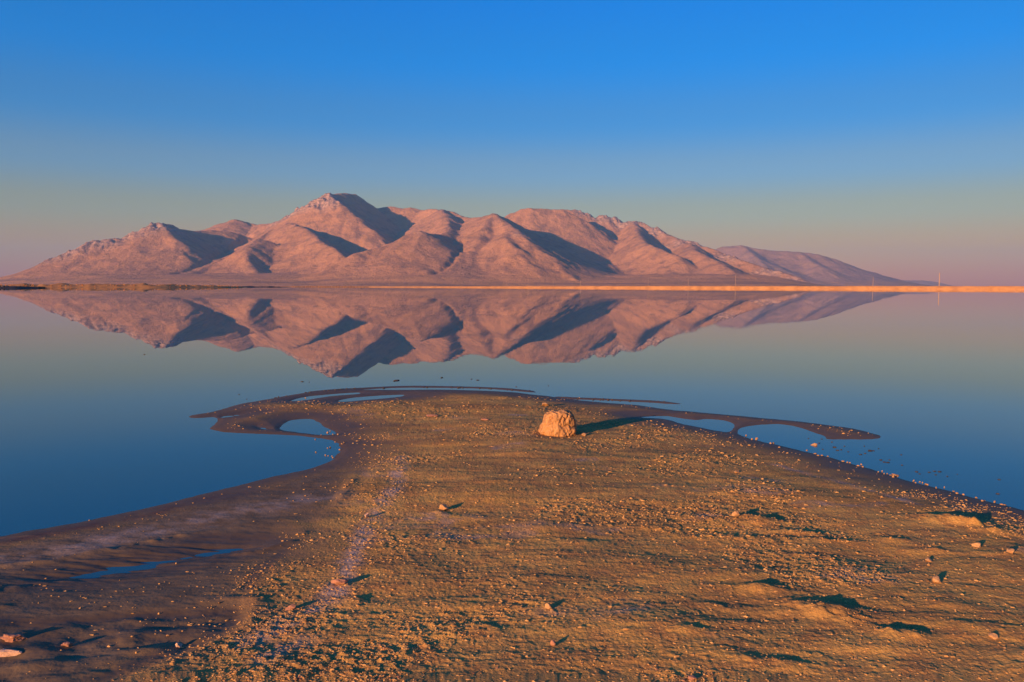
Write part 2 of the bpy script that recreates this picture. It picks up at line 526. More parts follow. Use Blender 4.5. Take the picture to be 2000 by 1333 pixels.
# ------------------------------------------------------------------ causeway, its poles, the left bank
M_CAUSE = mat_simple('pale_causeway_gravel', (0.68, 0.34, 0.12), (0.50, 0.24, 0.09), 0.12, 0.95, 0.8, 0.3)
def cause_pt(px):                     # causeway line crossed by the sight line through px
    u = (px - 1000) / F
    Yc = 1082.0 / (u + 1.16)
    return u * Yc, Yc
def cause_h(px):
    return np.interp(px, [520, 640, 800, 1000, 1300, 1700, 2400], [0.5, 0.9, 1.5, 2.0, 2.5, 2.75, 2.75])

pxs = np.linspace(520, 2400, 500)
sec = [(-7.5, -0.5), (-6.6, 0.02), (-5.6, 0.35), (-4.6, 0.66), (-3.9, 0.80), (-3.2, 0.97), (-2.4, 1.0), (2.4, 1.0), (3.6, 0.9), (7.5, -0.5)]
rows = []
rngc = np.random.default_rng(5)
for p in pxs:
    x, y = cause_pt(p)
    hh = float(cause_h(p)) * (0.86 + 0.10 * float(fbm2(np.array([p / 26.0]), np.array([0.3]), 3, 9)[0]))
    dx, dy = 1.16 / math.hypot(1.16, 1), -1 / math.hypot(1.16, 1)       # along
    nx, ny = -dy, dx                                                    # across, away from the camera
    if ny < 0:
        nx, ny = -nx, -ny
    r = []
    for k, (o, zf) in enumerate(sec):
        j = rngc.normal(0, 0.10 if 0 < k < 6 else 0.03)
        r.append((x + nx * (o + 2 * j), y + ny * (o + 2 * j), hh * zf + (j if 0 < k < 6 else 0) * 0.8))
    rows.append(r)
co = np.array(rows).reshape(-1, 3)
cw = link('causeway', np_mesh('causeway', co, grid_faces(len(pxs), len(sec)), False), M_CAUSE)
tag(cw, 'low sunlit orange embankment crossing the lake in front of the mountain', 'causeway', kind='structure')

M_WOOD = mat_simple('weathered_pole_wood', (0.55, 0.38, 0.24), (0.42, 0.28, 0.17), 3.0)
M_GLASS = mat_simple('grey_insulator', (0.35, 0.34, 0.33), (0.25, 0.25, 0.25), 5.0, 0.4)
def lathe(prof, seg=10):
    co, f = [], []
    for r, z in prof:
        for k in range(seg):
            a = 2 * math.pi * k / seg
            co.append((r * math.cos(a), r * math.sin(a), z))
    for i in range(len(prof) - 1):
        for k in range(seg):
            f.append((i * seg + k, i * seg + (k + 1) % seg, (i + 1) * seg + (k + 1) % seg, (i + 1) * seg + k))
    return np.array(co), np.array(f)
def box_np(cx, cy, cz, sx, sy, sz):
    s = np.array([[-1, -1, -1], [1, -1, -1], [1, 1, -1], [-1, 1, -1], [-1, -1, 1], [1, -1, 1], [1, 1, 1], [-1, 1, 1]]) * 0.5
    f = np.array([[0, 3, 2, 1], [4, 5, 6, 7], [0, 1, 5, 4], [1, 2, 6, 5], [2, 3, 7, 6], [3, 0, 4, 7]])
    return s * [sx, sy, sz] + [cx, cy, cz], f
POLES = [(1832, 533, .27, 'tall wooden utility pole alone against the sky, rightmost on the causeway'),
         (1703, 541, .20, 'wooden utility pole before the far mountain, second from the right on the causeway'),
         (1435, 538, .20, 'wooden utility pole at the shaded foot of the long rocky ridge'),
         (1343, 542, .18, 'wooden utility pole on the causeway before the sunlit fan, fourth from the right'),
         (1265, 543, .17, 'wooden utility pole just right of the largest mountain shadow'),
         (1133, 548, .24, 'pale wooden utility pole at the foot of the central ridge crest'),
         (1080, 549, .16, 'thin utility pole next left of the pale pole under the central ridge'),
         (1031, 548, .17, 'thin utility pole under the narrow shaded gully of the central ridge'),
         (990, 549, .17, 'thin utility pole under the sunlit front of the central ridge'),
         (761, 552, .16, 'small faint utility pole below the front hill, leftmost on the causeway')]
ANG = math.atan2(-1, 1.16)
for px, top, rad, lab in POLES:
    x, y = cause_pt(px)
    zb = float(cause_h(px)) * 0.86
    zt = far(px, top, y).z
    L = zt - zb
    root = bpy.data.objects.new('utility_pole', None)
    COL.objects.link(root)
    root.location = (x, y, zb - 0.02)
    root.rotation_euler = (0, 0, ANG)
    rad = rad * (0.9 if px == 1832 else 0.55)
    c, f = lathe([(rad * 1.15, -0.4), (rad * 1.1, 0.3), (rad * 0.95, L * 0.5), (rad * 0.8, L - 0.1), (rad * 0.6, L), (0.01, L + 0.02)])
    link('post', np_mesh('post', c, f, True), M_WOOD, root)
    c, f = box_np(0, rad + 0.08, L - 0.75, 0.14, 2.4, 0.16)
    arm = link('crossarm', np_mesh('crossarm', c - [0, rad + 0.08, 0] + [rad + 0.06, 0, 0], f, False), M_WOOD, root)
    for o in (-1.05, -0.45, 0.45, 1.05):
        c, f = lathe([(0.03, 0), (0.05, 0.05), (0.09, 0.10), (0.06, 0.14), (0.09, 0.19), (0.04, 0.26), (0.005, 0.27)], 8)
        link('insulator', np_mesh('insulator', c + [rad + 0.06, o, L - 0.665], f, True), M_GLASS, arm)
    tag(root, lab, 'utility pole', 'utility poles along the causeway')

M_BANK = mat_simple('ochre_bank_soil', (0.62, 0.30, 0.09), (0.42, 0.20, 0.07), 0.25, 0.95, 0.6, 0.3)
M_BRUSH = mat_simple('dry_golden_brush', (0.66, 0.32, 0.09), (0.42, 0.18, 0.05), 0.4, 0.95)
M_DARKB = mat_simple('dark_green_brush', (0.035, 0.040, 0.022), (0.055, 0.050, 0.030), 0.5, 0.95)
M_DARKE = mat_simple('dark_wet_bank_mud', (0.055, 0.050, 0.045), (0.085, 0.070, 0.055), 0.4, 0.9)

def bank(name, line, halfw, hmax, mat, seed):
    """low land strip along a line of (x, y): cross section a flattened hump with a broken top"""
    P = np.array(line)
    s = np.concatenate([[0], np.cumsum(np.hypot(*np.diff(P, axis=0).T))])
    n = max(30, int(s[-1] / 1.6))
    t = np.linspace(0, s[-1], n)
    cx, cy = np.interp(t, s, P[:, 0]), np.interp(t, s, P[:, 1])
    hw = np.interp(t, s, halfw)
    hm = np.interp(t, s, hmax)
    tx, ty = np.gradient(cx), np.gradient(cy)
    l = np.hypot(tx, ty)
    nx, ny = -ty / l, tx / l
    v = np.linspace(-1.15, 1.15, 17)
    X = cx[:, None] + nx[:, None] * hw[:, None] * v
    Y = cy[:, None] + ny[:, None] * hw[:, None] * v
    Z = hm[:, None] * np.clip(1 - np.abs(v) ** 2.2, -0.6, 1) * (0.75 + 0.6 * fbm2(X / 7, Y / 7, 4, seed)) + 0.15 * fbm2(X / 2, Y / 2, 3, seed + 3) * (np.abs(v) < 0.95)
    co = np.stack([X, Y, Z], 2).reshape(-1, 3)
    o = link(name, np_mesh(name, co, grid_faces(n, len(v)), True), mat)
    return o, (cx, cy, nx, ny, hw, hm)

def tufts(name, info, count, size, mat, seed, t0=0.0, t1=1.0, blades=9):
    cx, cy, nx, ny, hw, hm = info
    r = np.random.default_rng(seed)
    co, f = [], []
    n = len(cx)
    for _ in range(count):
        i = int(np.clip((t0 + (t1 - t0) * r.random()) * (n - 1), 0, n - 1))
        v = r.uniform(-0.8, 0.75)
        bx, by = cx[i] + nx[i] * hw[i] * v, cy[i] + ny[i] * hw[i] * v
        bz = hm[i] * (1 - abs(v) ** 2.2) * 0.55
        s = size * r.uniform(0.5, 1.5)
        for b in range(blades):
            a = r.uniform(0, 2 * math.pi)
            lean = r.uniform(0.1, 0.9) * s
            w = 0.16 * s * r.uniform(0.7, 1.6)
            tx, ty, tz = bx + lean * math.cos(a), by + lean * math.sin(a), bz + s * r.uniform(0.55, 1.1)
            ox, oy = -math.sin(a) * w, math.cos(a) * w
            mx, my, mz = (bx + tx) / 2, (by + ty) / 2, bz + (tz - bz) * 0.62
            k = len(co)
            co += [(bx - ox * .5, by - oy * .5, bz - 0.2), (bx + ox * .5, by + oy * .5, bz - 0.2), (mx + ox, my + oy, mz), (tx, ty, tz), (mx - ox, my - oy, mz)]
            f += [(k, k + 1, k + 2), (k, k + 2, k + 4), (k + 4, k + 2, k + 3)]
    return link(name, np_mesh(name, np.array(co), np.array(f), False), mat)

def linept(px, Y):
    return ((px - 1000) / F * Y, Y)
b1, i1 = bank('low_bank', [linept(-260, 560), linept(0, 590), linept(150, 610), linept(300, 640), linept(420, 690), linept(480, 740)],
              [14, 13, 12, 11, 8, 3], [2.2, 2.6, 3.0, 2.9, 1.8, 0.5], M_BANK, 11)
tag(b1, 'low ochre shore strip beneath the left end of the mountain', 'bank', kind='structure')
tag(tufts('dry_brush', i1, 520, 0.8, M_BRUSH, 21, 0.02, 0.97), 'golden dry brush covering the low left shore', 'brush', kind='stuff')
b2, i2 = bank('low_bank', [linept(-160, 395), linept(-60, 400), linept(20, 410), linept(60, 422), linept(95, 440)],
              [7, 7, 6, 4, 1.5], [1.7, 1.6, 1.2, 0.6, 0.15], M_DARKE, 12)
tag(b2, 'dark muddy point at the left edge of the lake', 'bank', kind='structure')
tag(tufts('dark_brush', i2, 420, 0.5, M_DARKB, 22, 0.0, 0.95), 'dark green brush on the muddy point at the left edge', 'brush', kind='stuff')
b3, i3 = bank('low_bank', [linept(440, 880), linept(480, 890), linept(520, 905), linept(565, 930)], [7, 8, 7, 2], [0.7, 1.2, 1.4, 0.3], M_DARKE, 13)
tag(b3, 'thin dark shore strip at the right end of the golden bank', 'bank', kind='structure')
b4, i4 = bank('low_bank', [linept(560, 1120), linept(600, 1120), linept(660, 1110), linept(720, 1100), linept(760, 1095)], [6, 8, 8, 7, 2], [0.5, 1.3, 1.2, 1.0, 0.3], M_BANK, 14)
tag(b4, 'broken ochre strip of shore below the front hill', 'bank', kind='structure')
tag(tufts('dry_brush', i4, 260, 0.7, M_BRUSH, 23, 0.05, 0.95), 'sparse golden brush on the broken strip below the front hill', 'brush', kind='stuff')

# ------------------------------------------------------------------ the sand spit
MAIN = [(-900, 1255), (-300, 1112), (0, 1049), (175, 1017), (350, 977), (525, 933), (612, 914), (647, 900), (661, 884), (664, 873), (655, 863),
        (640, 859), (612, 855), (560, 850), (455, 846), (422, 842), (411, 837), (419, 829), (424, 822), (420, 815), (392, 817), (376, 817),
        (370, 813.5), (381, 810), (420, 804), (472, 789), (525, 780), (595, 767.5), (647, 763.5), (700, 762), (780, 762), (860, 761.5), (940, 763.5),
        (1000, 766.5), (1038, 771), (1070, 774), (1108, 780), (1175, 786.5), (1245, 792), (1306, 800.5), (1400, 809), (1512, 819), (1587, 827),
        (1662, 837), (1700, 845.5), (1720, 852), (1711, 857), (1662, 859), (1617, 858), (1613, 853), (1587, 844), (1557, 834), (1520, 829), (1475, 831),
        (1449, 836), (1440, 844), (1446, 851), (1475, 860), (1520, 870), (1569, 882), (1625, 895), (1662, 907), (1719, 922), (1775, 939), (1850, 958),
        (1925, 979), (1981, 992), (2060, 1014), (2300, 1075), (2900, 1230), (3300, 1700), (3300, 3200), (-1300, 3200), (-1300, 1700)]
BAR1 = [(600, 766), (647, 761), (702, 758), (790, 754), (895, 755), (982, 758), (1035, 763), (1047, 766.5), (1035, 766.6), (1000, 763.5), (950, 760),
        (860, 758), (780, 758), (710, 761.5), (650, 766)]
BAR2 = [(1085, 775), (1140, 777), (1210, 780), (1280, 783), (1331, 789), (1312, 789.6), (1262, 786.5), (1210, 783.8), (1157, 781.5), (1110, 780)]
POOLS = [[(569, 783.5), (595, 776), (630, 772), (696, 767), (699, 770), (647, 774), (595, 782)],
         [(659, 784), (685, 778), (737, 773.5), (787, 771.5), (781, 775.5), (720, 781), (678, 785)],
         [(1252, 815.5), (1299, 813), (1325, 817), (1359, 821), (1377, 819), (1411, 821), (1432, 828), (1434, 835), (1422, 844), (1400, 842), (1362, 834), (1325, 827), (1299, 819)],
         [(546, 836), (560, 825), (577, 820), (609, 819), (619, 825), (640, 837), (657, 847), (630, 850), (577, 845), (553, 841)],
         [(502, 833.5), (527, 838.5), (512, 838.5)],
         [(425, 815), (470, 810), (462, 813), (440, 816)],
         [(108, 1132), (140, 1123), (210, 1111), (297, 1096), (385, 1080), (470, 1071), (464, 1078), (350, 1101), (262, 1118), (157, 1132)]]

def px_poly(pts, z=0.0, sub=4):
    return np.array([at(p[0], p[1], z) for p in smooth_px(pts, True, sub)])

def poly_sdf(X, Y, P):
    """positive inside"""
    d2 = np.full(X.shape, 1e9, dtype=np.float32)
    ins = np.zeros(X.shape, dtype=bool)
    n = len(P)
    for i in range(n):
        ax, ay = P[i]
        bx, by = P[(i + 1) % n]
        ex, ey = bx - ax, by - ay
        L2 = ex * ex + ey * ey + 1e-12
        wx, wy = X - ax, Y - ay
        t = np.clip((wx * ex + wy * ey) / L2, 0, 1)
        d2 = np.minimum(d2, (wx - ex * t) ** 2 + (wy - ey * t) ** 2)
        c = (ay <= Y) != (by <= Y)
        if ey != 0:
            ins ^= c & (X < ax + ex * (Y - ay) / ey)
    d = np.sqrt(d2)
    return np.where(ins, d, -d)

rows_py = np.concatenate([np.arange(738, 800, 0.55), np.arange(800, 1348, 1.15), np.geomspace(1350, 2300, 36)])
DV = np.array([at(1000, p)[1] for p in rows_py])            # distance of every row
UV = np.concatenate([np.linspace(-0.98, -0.66, 60)[:-1], np.linspace(-0.66, 0.66, 1320), np.linspace(0.66, 0.98, 60)[1:]])
U, D = np.meshgrid(UV, DV)
GX, GY = (U * D).astype(np.float64), D.astype(np.float64)

def coarse(fn, sr=2, sc=3):
    """evaluate a slow field on a thinned grid and interpolate back"""
    ri = np.unique(np.append(np.arange(0, len(DV), sr), len(DV) - 1))
    ci = np.unique(np.append(np.arange(0, len(UV), sc), len(UV) - 1))
    v = fn(GX[np.ix_(ri, ci)], GY[np.ix_(ri, ci)])
    a = np.empty((len(ri), len(UV)), dtype=np.float32)
    for k in range(len(ri)):
        a[k] = np.interp(np.arange(len(UV)), ci, v[k])
    rr = np.arange(len(DV))
    j = np.clip(np.searchsorted(ri, rr, 'right') - 1, 0, len(ri) - 2)
    t = ((rr - ri[j]) / (ri[j + 1] - ri[j]))[:, None].astype(np.float32)
    return a[j] * (1 - t) + a[j + 1] * t

def shore(X, Y):
    s = poly_sdf(X, Y, px_poly(MAIN))
    for b in (BAR1, BAR2):
        s = np.maximum(s, poly_sdf(X, Y, px_poly(b)))
    for p in POOLS:
        s = np.minimum(s, -poly_sdf(X, Y, px_poly(p)))
    return s
SD = coarse(shore)
SD = SD + 0.11 * (fbm2(GX / 0.30, GY / 0.05, 3, 133) + 0.30) * np.exp(-((GX + 2.3) / 0.9) ** 2 - ((GY - 4.25) / 0.45) ** 2)
SD = SD + 0.020 * fbm2(GX / 0.22, GY / 0.30, 4, 101) * sstep(16, 6, GY) + 0.010 * fbm2(GX / 0.07, GY / 0.1, 2, 131)

ZS = 0.06                                                    # level used to place things seen on the sand
MUD = [(-900, 1100), (0, 1050), (525, 934), (612, 915), (648, 901), (662, 880), (690, 890), (693, 925), (660, 975), (612, 1017), (585, 1055), (525, 1100),
       (492, 1155), (486, 1184), (483, 1212), (455, 1236), (385, 1271), (332, 1296), (262, 1330), (150, 1400), (-200, 1600), (-900, 1900)]
MUD_SD = coarse(lambda X, Y: poly_sdf(X, Y, px_poly(MUD, 0.05, 3))) + 0.03 * fbm2(GX / 0.2, GY / 0.2, 3, 140)
TERR = [(300, 1048), (430, 1022), (520, 1008), (570, 1007), (600, 1020), (598, 1035), (565, 1052), (500, 1066), (400, 1078), (250, 1100), (100, 1125), (-50, 1150), (-60, 1110), (100, 1085)]
TERR_SD = coarse(lambda X, Y: poly_sdf(X, Y, px_poly(TERR, 0.05, 3))) + 0.012 * fbm2(GX / 0.12, GY / 0.12, 3, 141)
LOW = [(-60, 1215), (100, 1200), (250, 1188), (380, 1182), (480, 1180), (487, 1205), (460, 1232), (385, 1268), (300, 1300), (180, 1350), (-60, 1420)]
LOW_SD = coarse(lambda X, Y: poly_sdf(X, Y, px_poly(LOW, 0.04, 3))) + 0.012 * fbm2(GX / 0.15, GY / 0.15, 3, 142)

def px_line(pts, z=ZS, sub=4):
    return np.array([at(p[0], p[1], z) for p in smooth_px(pts, False, sub)])
L_SALT1 = px_line([(-40, 1090), (100, 1068), (200, 1047), (300, 1027), (400, 1006), (470, 990), (560, 975), (640, 965)])
L_SALT2 = px_line([(480, 1255), (560, 1210), (640, 1172), (690, 1080), (715, 1030), (745, 985), (770, 950), (778, 925), (790, 880)])
L_SALT3 = px_line([(1515, 902), (1600, 925), (1680, 950), (1740, 968), (1800, 985)])
L_SALT4 = px_line([(520, 1290), (560, 1262), (600, 1245)])
L_RED = px_line([(-40, 1062), (100, 1040), (200, 1020), (300, 1000), (400, 975), (470, 965)], 0.02)
L_TRACK = px_line([(700, 850), (715, 870), (720, 900), (712, 925), (690, 960), (650, 985)])
L_TRACK2 = px_line([(690, 852), (703, 880), (705, 910), (692, 940)])
D_S1, D_S2, D_S3, D_S4 = (coarse(lambda X, Y, l=l: line_dist(X, Y, l)) for l in (L_SALT1, L_SALT2, L_SALT3, L_SALT4))
D_RED, D_TR, D_TR2 = (coarse(lambda X, Y, l=l: line_dist(X, Y, l)) for l in (L_RED, L_TRACK, L_TRACK2))

inl = np.maximum(SD, 0)
Z = np.where(SD > 0, 0.085 * (1 - np.exp(-0.85 * inl)) + 0.004 * np.minimum(inl / 0.06, 1), 0.12 * SD)
muddy = sstep(-0.14, 0.18, MUD_SD + 0.12 * fbm2(GX / 0.35, GY / 0.3, 4, 145))
dry = sstep(0.10, 0.9, SD) * (1 - 0.85 * muddy)
edge = sstep(0.0, 0.12, SD)
# mud flat lies lower than the dry sand, with a low scarp
Z = Z - edge * 0.018 * sstep(-0.02, 0.08, MUD_SD) * sstep(0.3, 1.2, SD)
Z = Z + edge * 0.006 * sstep(-0.06, 0.05, TERR_SD) * (0.75 + 0.5 * fbm2(GX / 0.5, GY / 0.25, 3, 150)) * sstep(0.03, 0.2, SD)
rim = sstep(4.75, 4.6, GY) * np.exp(-((TERR_SD - 0.01) / 0.035) ** 2) * sstep(-0.4, 0.1, fbm2(GX / 0.18, GY / 0.12, 3, 151))
Z = Z + edge * 0.011 * rim * sstep(0.05, 0.2, SD)
Z = Z - edge * 0.015 * sstep(-0.02, 0.10, LOW_SD) * sstep(-0.45, 0.3, fbm2(GX / 0.3, GY / 0.2, 3, 155)) * sstep(0.05, 0.3, SD)
# undulation, wind streaks, clods, grain
und = fbm2(GX / 0.9, GY / 0.7, 3, 160)
streak = fbm2(GX / 0.55 + 0.35 * GY / 0.2, GY / 0.13, 4, 161)
patch = sstep(-0.12, 0.38, fbm2(GX / 0.75, GY / 0.55, 4, 162))
patch = np.clip(patch + 0.22, 0, 1)
clod = np.maximum(ridged2(GX / 0.085 + 0.3 * GY / 0.06, GY / 0.050, 3, 163, 0.6), -0.35)
clod2 = np.maximum(fbm2(GX / 0.030, GY / 0.022, 2, 165), -0.1)
grain = fbm2(GX / 0.013, GY / 0.013, 2, 164)
Z = Z + dry * (0.024 * und + 0.0095 * streak * (1 - 0.5 * patch) + patch * (0.0070 * clod + 0.0044 * clod2) + 0.0024 * clod2 + 0.0018 * grain)
Z = Z + edge * muddy * (0.004 * fbm2(GX / 0.5, GY / 0.14, 4, 170) + 0.0018 * fbm2(GX / 0.06, GY / 0.03, 3, 171))
Z = Z + edge * 0.012 * np.exp(-((LOW_SD + 0.05) / 0.05) ** 2) * sstep(-0.2, 0.35, fbm2(GX / 0.4, GY / 0.2, 3, 174)) * muddy
# ripples in the lowest mud
rip = np.sin((GY * 0.95 - GX * 0.30) * 2 * math.pi / 0.16 + 3.0 * fbm2(GX / 0.35, GY / 0.35, 3, 172))
Z = Z + 0.004 * rip * sstep(0.05, 0.2, LOW_SD) * sstep(3.75, 3.4, GY)
Z = Z - dry * 0.006 * np.exp(-(D_TR / 0.05) ** 2) - dry * 0.005 * np.exp(-(D_TR2 / 0.04) ** 2)
# mounds and hollows the photograph shows: px, py, half length, half width, height, turn
MOUNDS = [(1840, 1008, .20, .06, .050, -.25), (1880, 1016, .17, .06, .055, -.3), (1925, 1030, .16, .05, .040, -.35), (1905, 1022, .06, .04, .05, -.3),
          (1488, 1152, .10, .05, .045, -.15), (1575, 1185, .15, .06, .050, -.25), (1625, 1200, .10, .05, .060, -.2), (1768, 1237, .09, .05, .055, -.1), (1340, 1228, .07, .04, .028, -.1), (1500, 1285, .18, .06, .026, -.25), (1560, 1268, .14, .04, .022, -.3),
          (1485, 1015, .12, .06, .036, 0), (1455, 1005, .06, .04, .030, 0), (1570, 1035, .20, .05, .026, -.2), (1640, 1052, .22, .05, .022, -.2), (1740, 1050, .12, .05, .026, -.1),
          (1815, 1072, .14, .05, .028, -.2), (1450, 1330, .16, .08, .035, 0), (1200, 1000, .16, .07, .022, -.1), (1060, 1030, .12, .06, .024, 0), (1240, 1025, .18, .06, .018, -.15),
          (1130, 1055, .14, .06, .018, 0), (860, 992, .07, .05, .022, -.3), (930, 1005, .12, .04, .015, -.1), (1350, 1005, .2, .05, .02, -.15),
          (690, 1160, .06, .05, .026, .1), (1420, 1045, .2, .06, .02, -.2), (380, 1318, .07, .04, .024, .2), (340, 1325, .05, .04, .022, .1), (960, 940, .24, .05, .014, 0),
          (1040, 950, .2, .04, .014, -.05), (1480, 1190, .2, .05, .02, -.2), (1390, 1180, .18, .06, .016, -.2), (1860, 1180, .1, .05, .018, -.2), (1950, 1080, .1, .05, .022, -.2),
          (1015, 885, .3, .06, .012, 0), (1390, 888, .35, .06, .012, -.05)]
HOLES = [(1640, 1168, .12, .10, .030, -.3), (1785, 1222, .12, .055, .030, 0), (1360, 1222, .06, .03, .02, 0), (1720, 1190, .1, .05, .016, -.2),
         (1520, 1003, .1, .05, .02, 0), (1605, 1022, .12, .05, .018, 0), (1895, 996, .2, .06, .02, -.2), (1565, 1270, .12, .05, .014, -.2), (1080, 1033, .05, .03, .014, 0)]
for sgn, lst in ((1, MOUNDS), (-1, HOLES)):
    for px, py, a, b, h, rot in lst:
        mx, my = at(px, py, ZS + 0.02)
        ca, sa = math.cos(rot), math.sin(rot)
        lx, ly = (GX - mx) * ca + (GY - my) * sa, -(GX - mx) * sa + (GY - my) * ca
        q = (lx / a) ** 2 + (ly / b) ** 2
        Z = Z + sgn * 0.60 * h * np.exp(-q * 1.1) * (0.85 + 0.5 * fbm2(GX / 0.07, GY / 0.06, 3, 180)) * edge
def ground_z(x, y):
    y = np.asarray(y, dtype=float)
    x = np.asarray(x, dtype=float)
    r = np.interp(-y, -DV, np.arange(len(DV)))
    c = np.interp(x / y, UV, np.arange(len(UV)))
    r0 = np.clip(r.astype(int), 0, len(DV) - 2)
    c0 = np.clip(c.astype(int), 0, len(UV) - 2)
    fr, fc = r - r0, c - c0
    return (Z[r0, c0] * (1 - fr) * (1 - fc) + Z[r0 + 1, c0] * fr * (1 - fc) + Z[r0, c0 + 1] * (1 - fr) * fc + Z[r0 + 1, c0 + 1] * fr * fc)
def field(A, x, y):
    r = np.clip(np.round(np.interp(-np.asarray(y), -DV, np.arange(len(DV)))).astype(int), 0, len(DV) - 1)
    c = np.clip(np.round(np.interp(np.asarray(x) / np.asarray(y), UV, np.arange(len(UV)))).astype(int), 0, len(UV) - 1)
    return A[r, c]

# boulder stands in a shallow scoured hollow
BX, BY = at(1092, 851, 0.06)
Z = Z - 0.018 * np.exp(-(((GX - BX) / 0.26) ** 2 + ((GY - BY) / 0.20) ** 2)) * edge

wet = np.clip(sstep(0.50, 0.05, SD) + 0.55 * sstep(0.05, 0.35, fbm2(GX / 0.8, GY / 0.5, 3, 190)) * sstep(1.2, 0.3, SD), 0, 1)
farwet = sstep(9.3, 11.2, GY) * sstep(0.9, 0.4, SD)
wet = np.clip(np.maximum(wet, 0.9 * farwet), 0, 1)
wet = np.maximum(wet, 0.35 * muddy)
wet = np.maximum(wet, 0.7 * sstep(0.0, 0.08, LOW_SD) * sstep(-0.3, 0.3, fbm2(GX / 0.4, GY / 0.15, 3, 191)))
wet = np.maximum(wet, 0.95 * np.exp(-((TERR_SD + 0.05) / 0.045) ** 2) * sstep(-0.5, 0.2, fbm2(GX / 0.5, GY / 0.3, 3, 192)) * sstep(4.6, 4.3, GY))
wet = np.maximum(wet, 1.0 * np.exp(-((LOW_SD - 0.07) / 0.07) ** 2) * sstep(-0.3, -1.2, GX))  # dark band just inside the LOW edge on the left, carried in this mask
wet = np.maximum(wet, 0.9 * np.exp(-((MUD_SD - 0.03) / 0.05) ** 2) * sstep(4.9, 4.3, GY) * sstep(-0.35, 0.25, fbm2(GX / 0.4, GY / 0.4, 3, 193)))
mudc = np.maximum(sstep(-0.20, 0.28, MUD_SD + 0.20 * fbm2(GX / 0.3, GY / 0.25, 4, 199)), 0.75 * sstep(0.8, 0.2, SD))
mudc = np.maximum(mudc, 0.9 * farwet)
salt = (1.0 * np.exp(-(D_S1 / 0.15) ** 2) + 1.25 * np.exp(-(D_S2 / 0.06) ** 2) + 1.0 * np.exp(-(D_S3 / 0.035) ** 2) + 0.55 * sstep(0.30, 0.55, fbm2(GX / 0.6, GY / 0.35, 4, 197)) * dry + 0.6 * np.exp(-(D_S4 / 0.06) ** 2))
salt = np.clip(salt * (0.7 + 0.9 * fbm2(GX / 0.15, GY / 0.1, 3, 195)), 0, 1)
redm = np.clip(0.9 * np.exp(-(D_RED / 0.10) ** 2) * (0.6 + fbm2(GX / 0.1, GY / 0.08, 3, 196)), 0, 1)

nr, nc = Z.shape
f = grid_faces(nr, nc)[:, ::-1]
keep = Z.ravel()[f].max(1) > -0.03
f = f[keep]
used = np.unique(f)
remap = np.zeros(nr * nc, dtype=np.int64)
remap[used] = np.arange(len(used))
co = np.stack([GX.ravel(), GY.ravel(), np.maximum(Z, -0.04).ravel()], 1)[used]
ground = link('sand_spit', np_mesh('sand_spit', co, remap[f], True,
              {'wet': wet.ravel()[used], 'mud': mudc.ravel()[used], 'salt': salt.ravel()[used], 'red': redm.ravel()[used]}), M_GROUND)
tag(ground, 'crusty brown sand spit with wet mud edges running out into the lake', 'sand spit', kind='structure')

# ------------------------------------------------------------------ boulder and stones
def ico(sub):
    bm = bmesh.new()
    bmesh.ops.create_icosphere(bm, subdivisions=sub, radius=1.0)
    v = np.array([q.co for q in bm.verts], dtype=np.float64)
    fc = np.array([[q.index for q in t.verts] for t in bm.faces])
    bm.free()
    return v, fc

M_BOULDER = mat_rock('boulder_stone', (0.50, 0.27, 0.11), (0.34, 0.17, 0.07), (0.60, 0.36, 0.17), 1.6, 1.3, (1, 1, 0.5))
M_STONE = mat_rock('pale_stone', (0.52, 0.30, 0.13), (0.42, 0.23, 0.10), (0.62, 0.39, 0.20), 4.0)
M_STONED = mat_rock('dark_wet_stone', (0.10, 0.075, 0.055), (0.07, 0.055, 0.045), (0.14, 0.10, 0.07), 4.0)
M_STONER = mat_rock('reddish_stone', (0.42, 0.20, 0.12), (0.34, 0.16, 0.10), (0.50, 0.28, 0.18), 4.0)
M_STONEW = mat_rock('pinkish_white_stone', (0.62, 0.40, 0.27), (0.52, 0.32, 0.20), (0.70, 0.48, 0.34), 3.0)

v, fc = ico(6)
th = np.arctan2(v[:, 1], v[:, 0])
zz = v[:, 2]
# trapezoid body: broad foot, narrower flat top
zs = np.sign(zz) * np.abs(zz) ** 0.72
hgt = 0.5 * (zs + 1)
rxy = np.clip(1 - np.abs(zz) ** 7.0, 0, 1) ** 0.42
wid = 0.192 - 0.058 * hgt ** 1.4 + 0.006 * np.sin(3 * th)
c8, s8 = np.cos(th), np.sin(th)
sq = (np.abs(c8) ** 3.2 + np.abs(s8) ** 3.2) ** (-1 / 3.2)
X = wid * rxy * sq * c8
Yb = wid * 0.82 * rxy * sq * s8
Zb = 0.270 * hgt
X = X + 0.012 * hgt                                          # leans slightly to the right
P = np.stack([X, Yb, Zb], 1)
nrm = np.stack([c8 * rxy, s8 * rxy, np.sign(zz) * np.abs(zz) ** 3], 1)
nrm /= np.linalg.norm(nrm, axis=1)[:, None] + 1e-9
tilt = P.copy()
tilt[:, 0] = P[:, 0] + 0.30 * (P[:, 2] - 0.14) * np.sign(P[:, 0] - 0.02)
rid = 1 - 2 * np.abs(fbm3(tilt * [19, 19, 5.5], 3, 5))
big = fbm3(P * 9, 3, 9)
fin = fbm3(P * [60, 60, 34], 3, 12)
cr = 1 - np.abs(fbm3(P * [14, 14, 9] + 3.3, 3, 41)) * 5.0
disp = -0.020 * np.clip(cr, 0, 1) ** 1.5 + 0.030 * big + 0.012 * (rid - 0.4) + 0.0095 * fin + 0.012 * fbm3(P * [26, 26, 18], 3, 17)
P = P + nrm * disp[:, None]
notch = np.exp(-((P[:, 0] + 0.012) / 0.035) ** 2) * sstep(0.20, 0.285, P[:, 2])
P[:, 2] -= 0.006 * notch
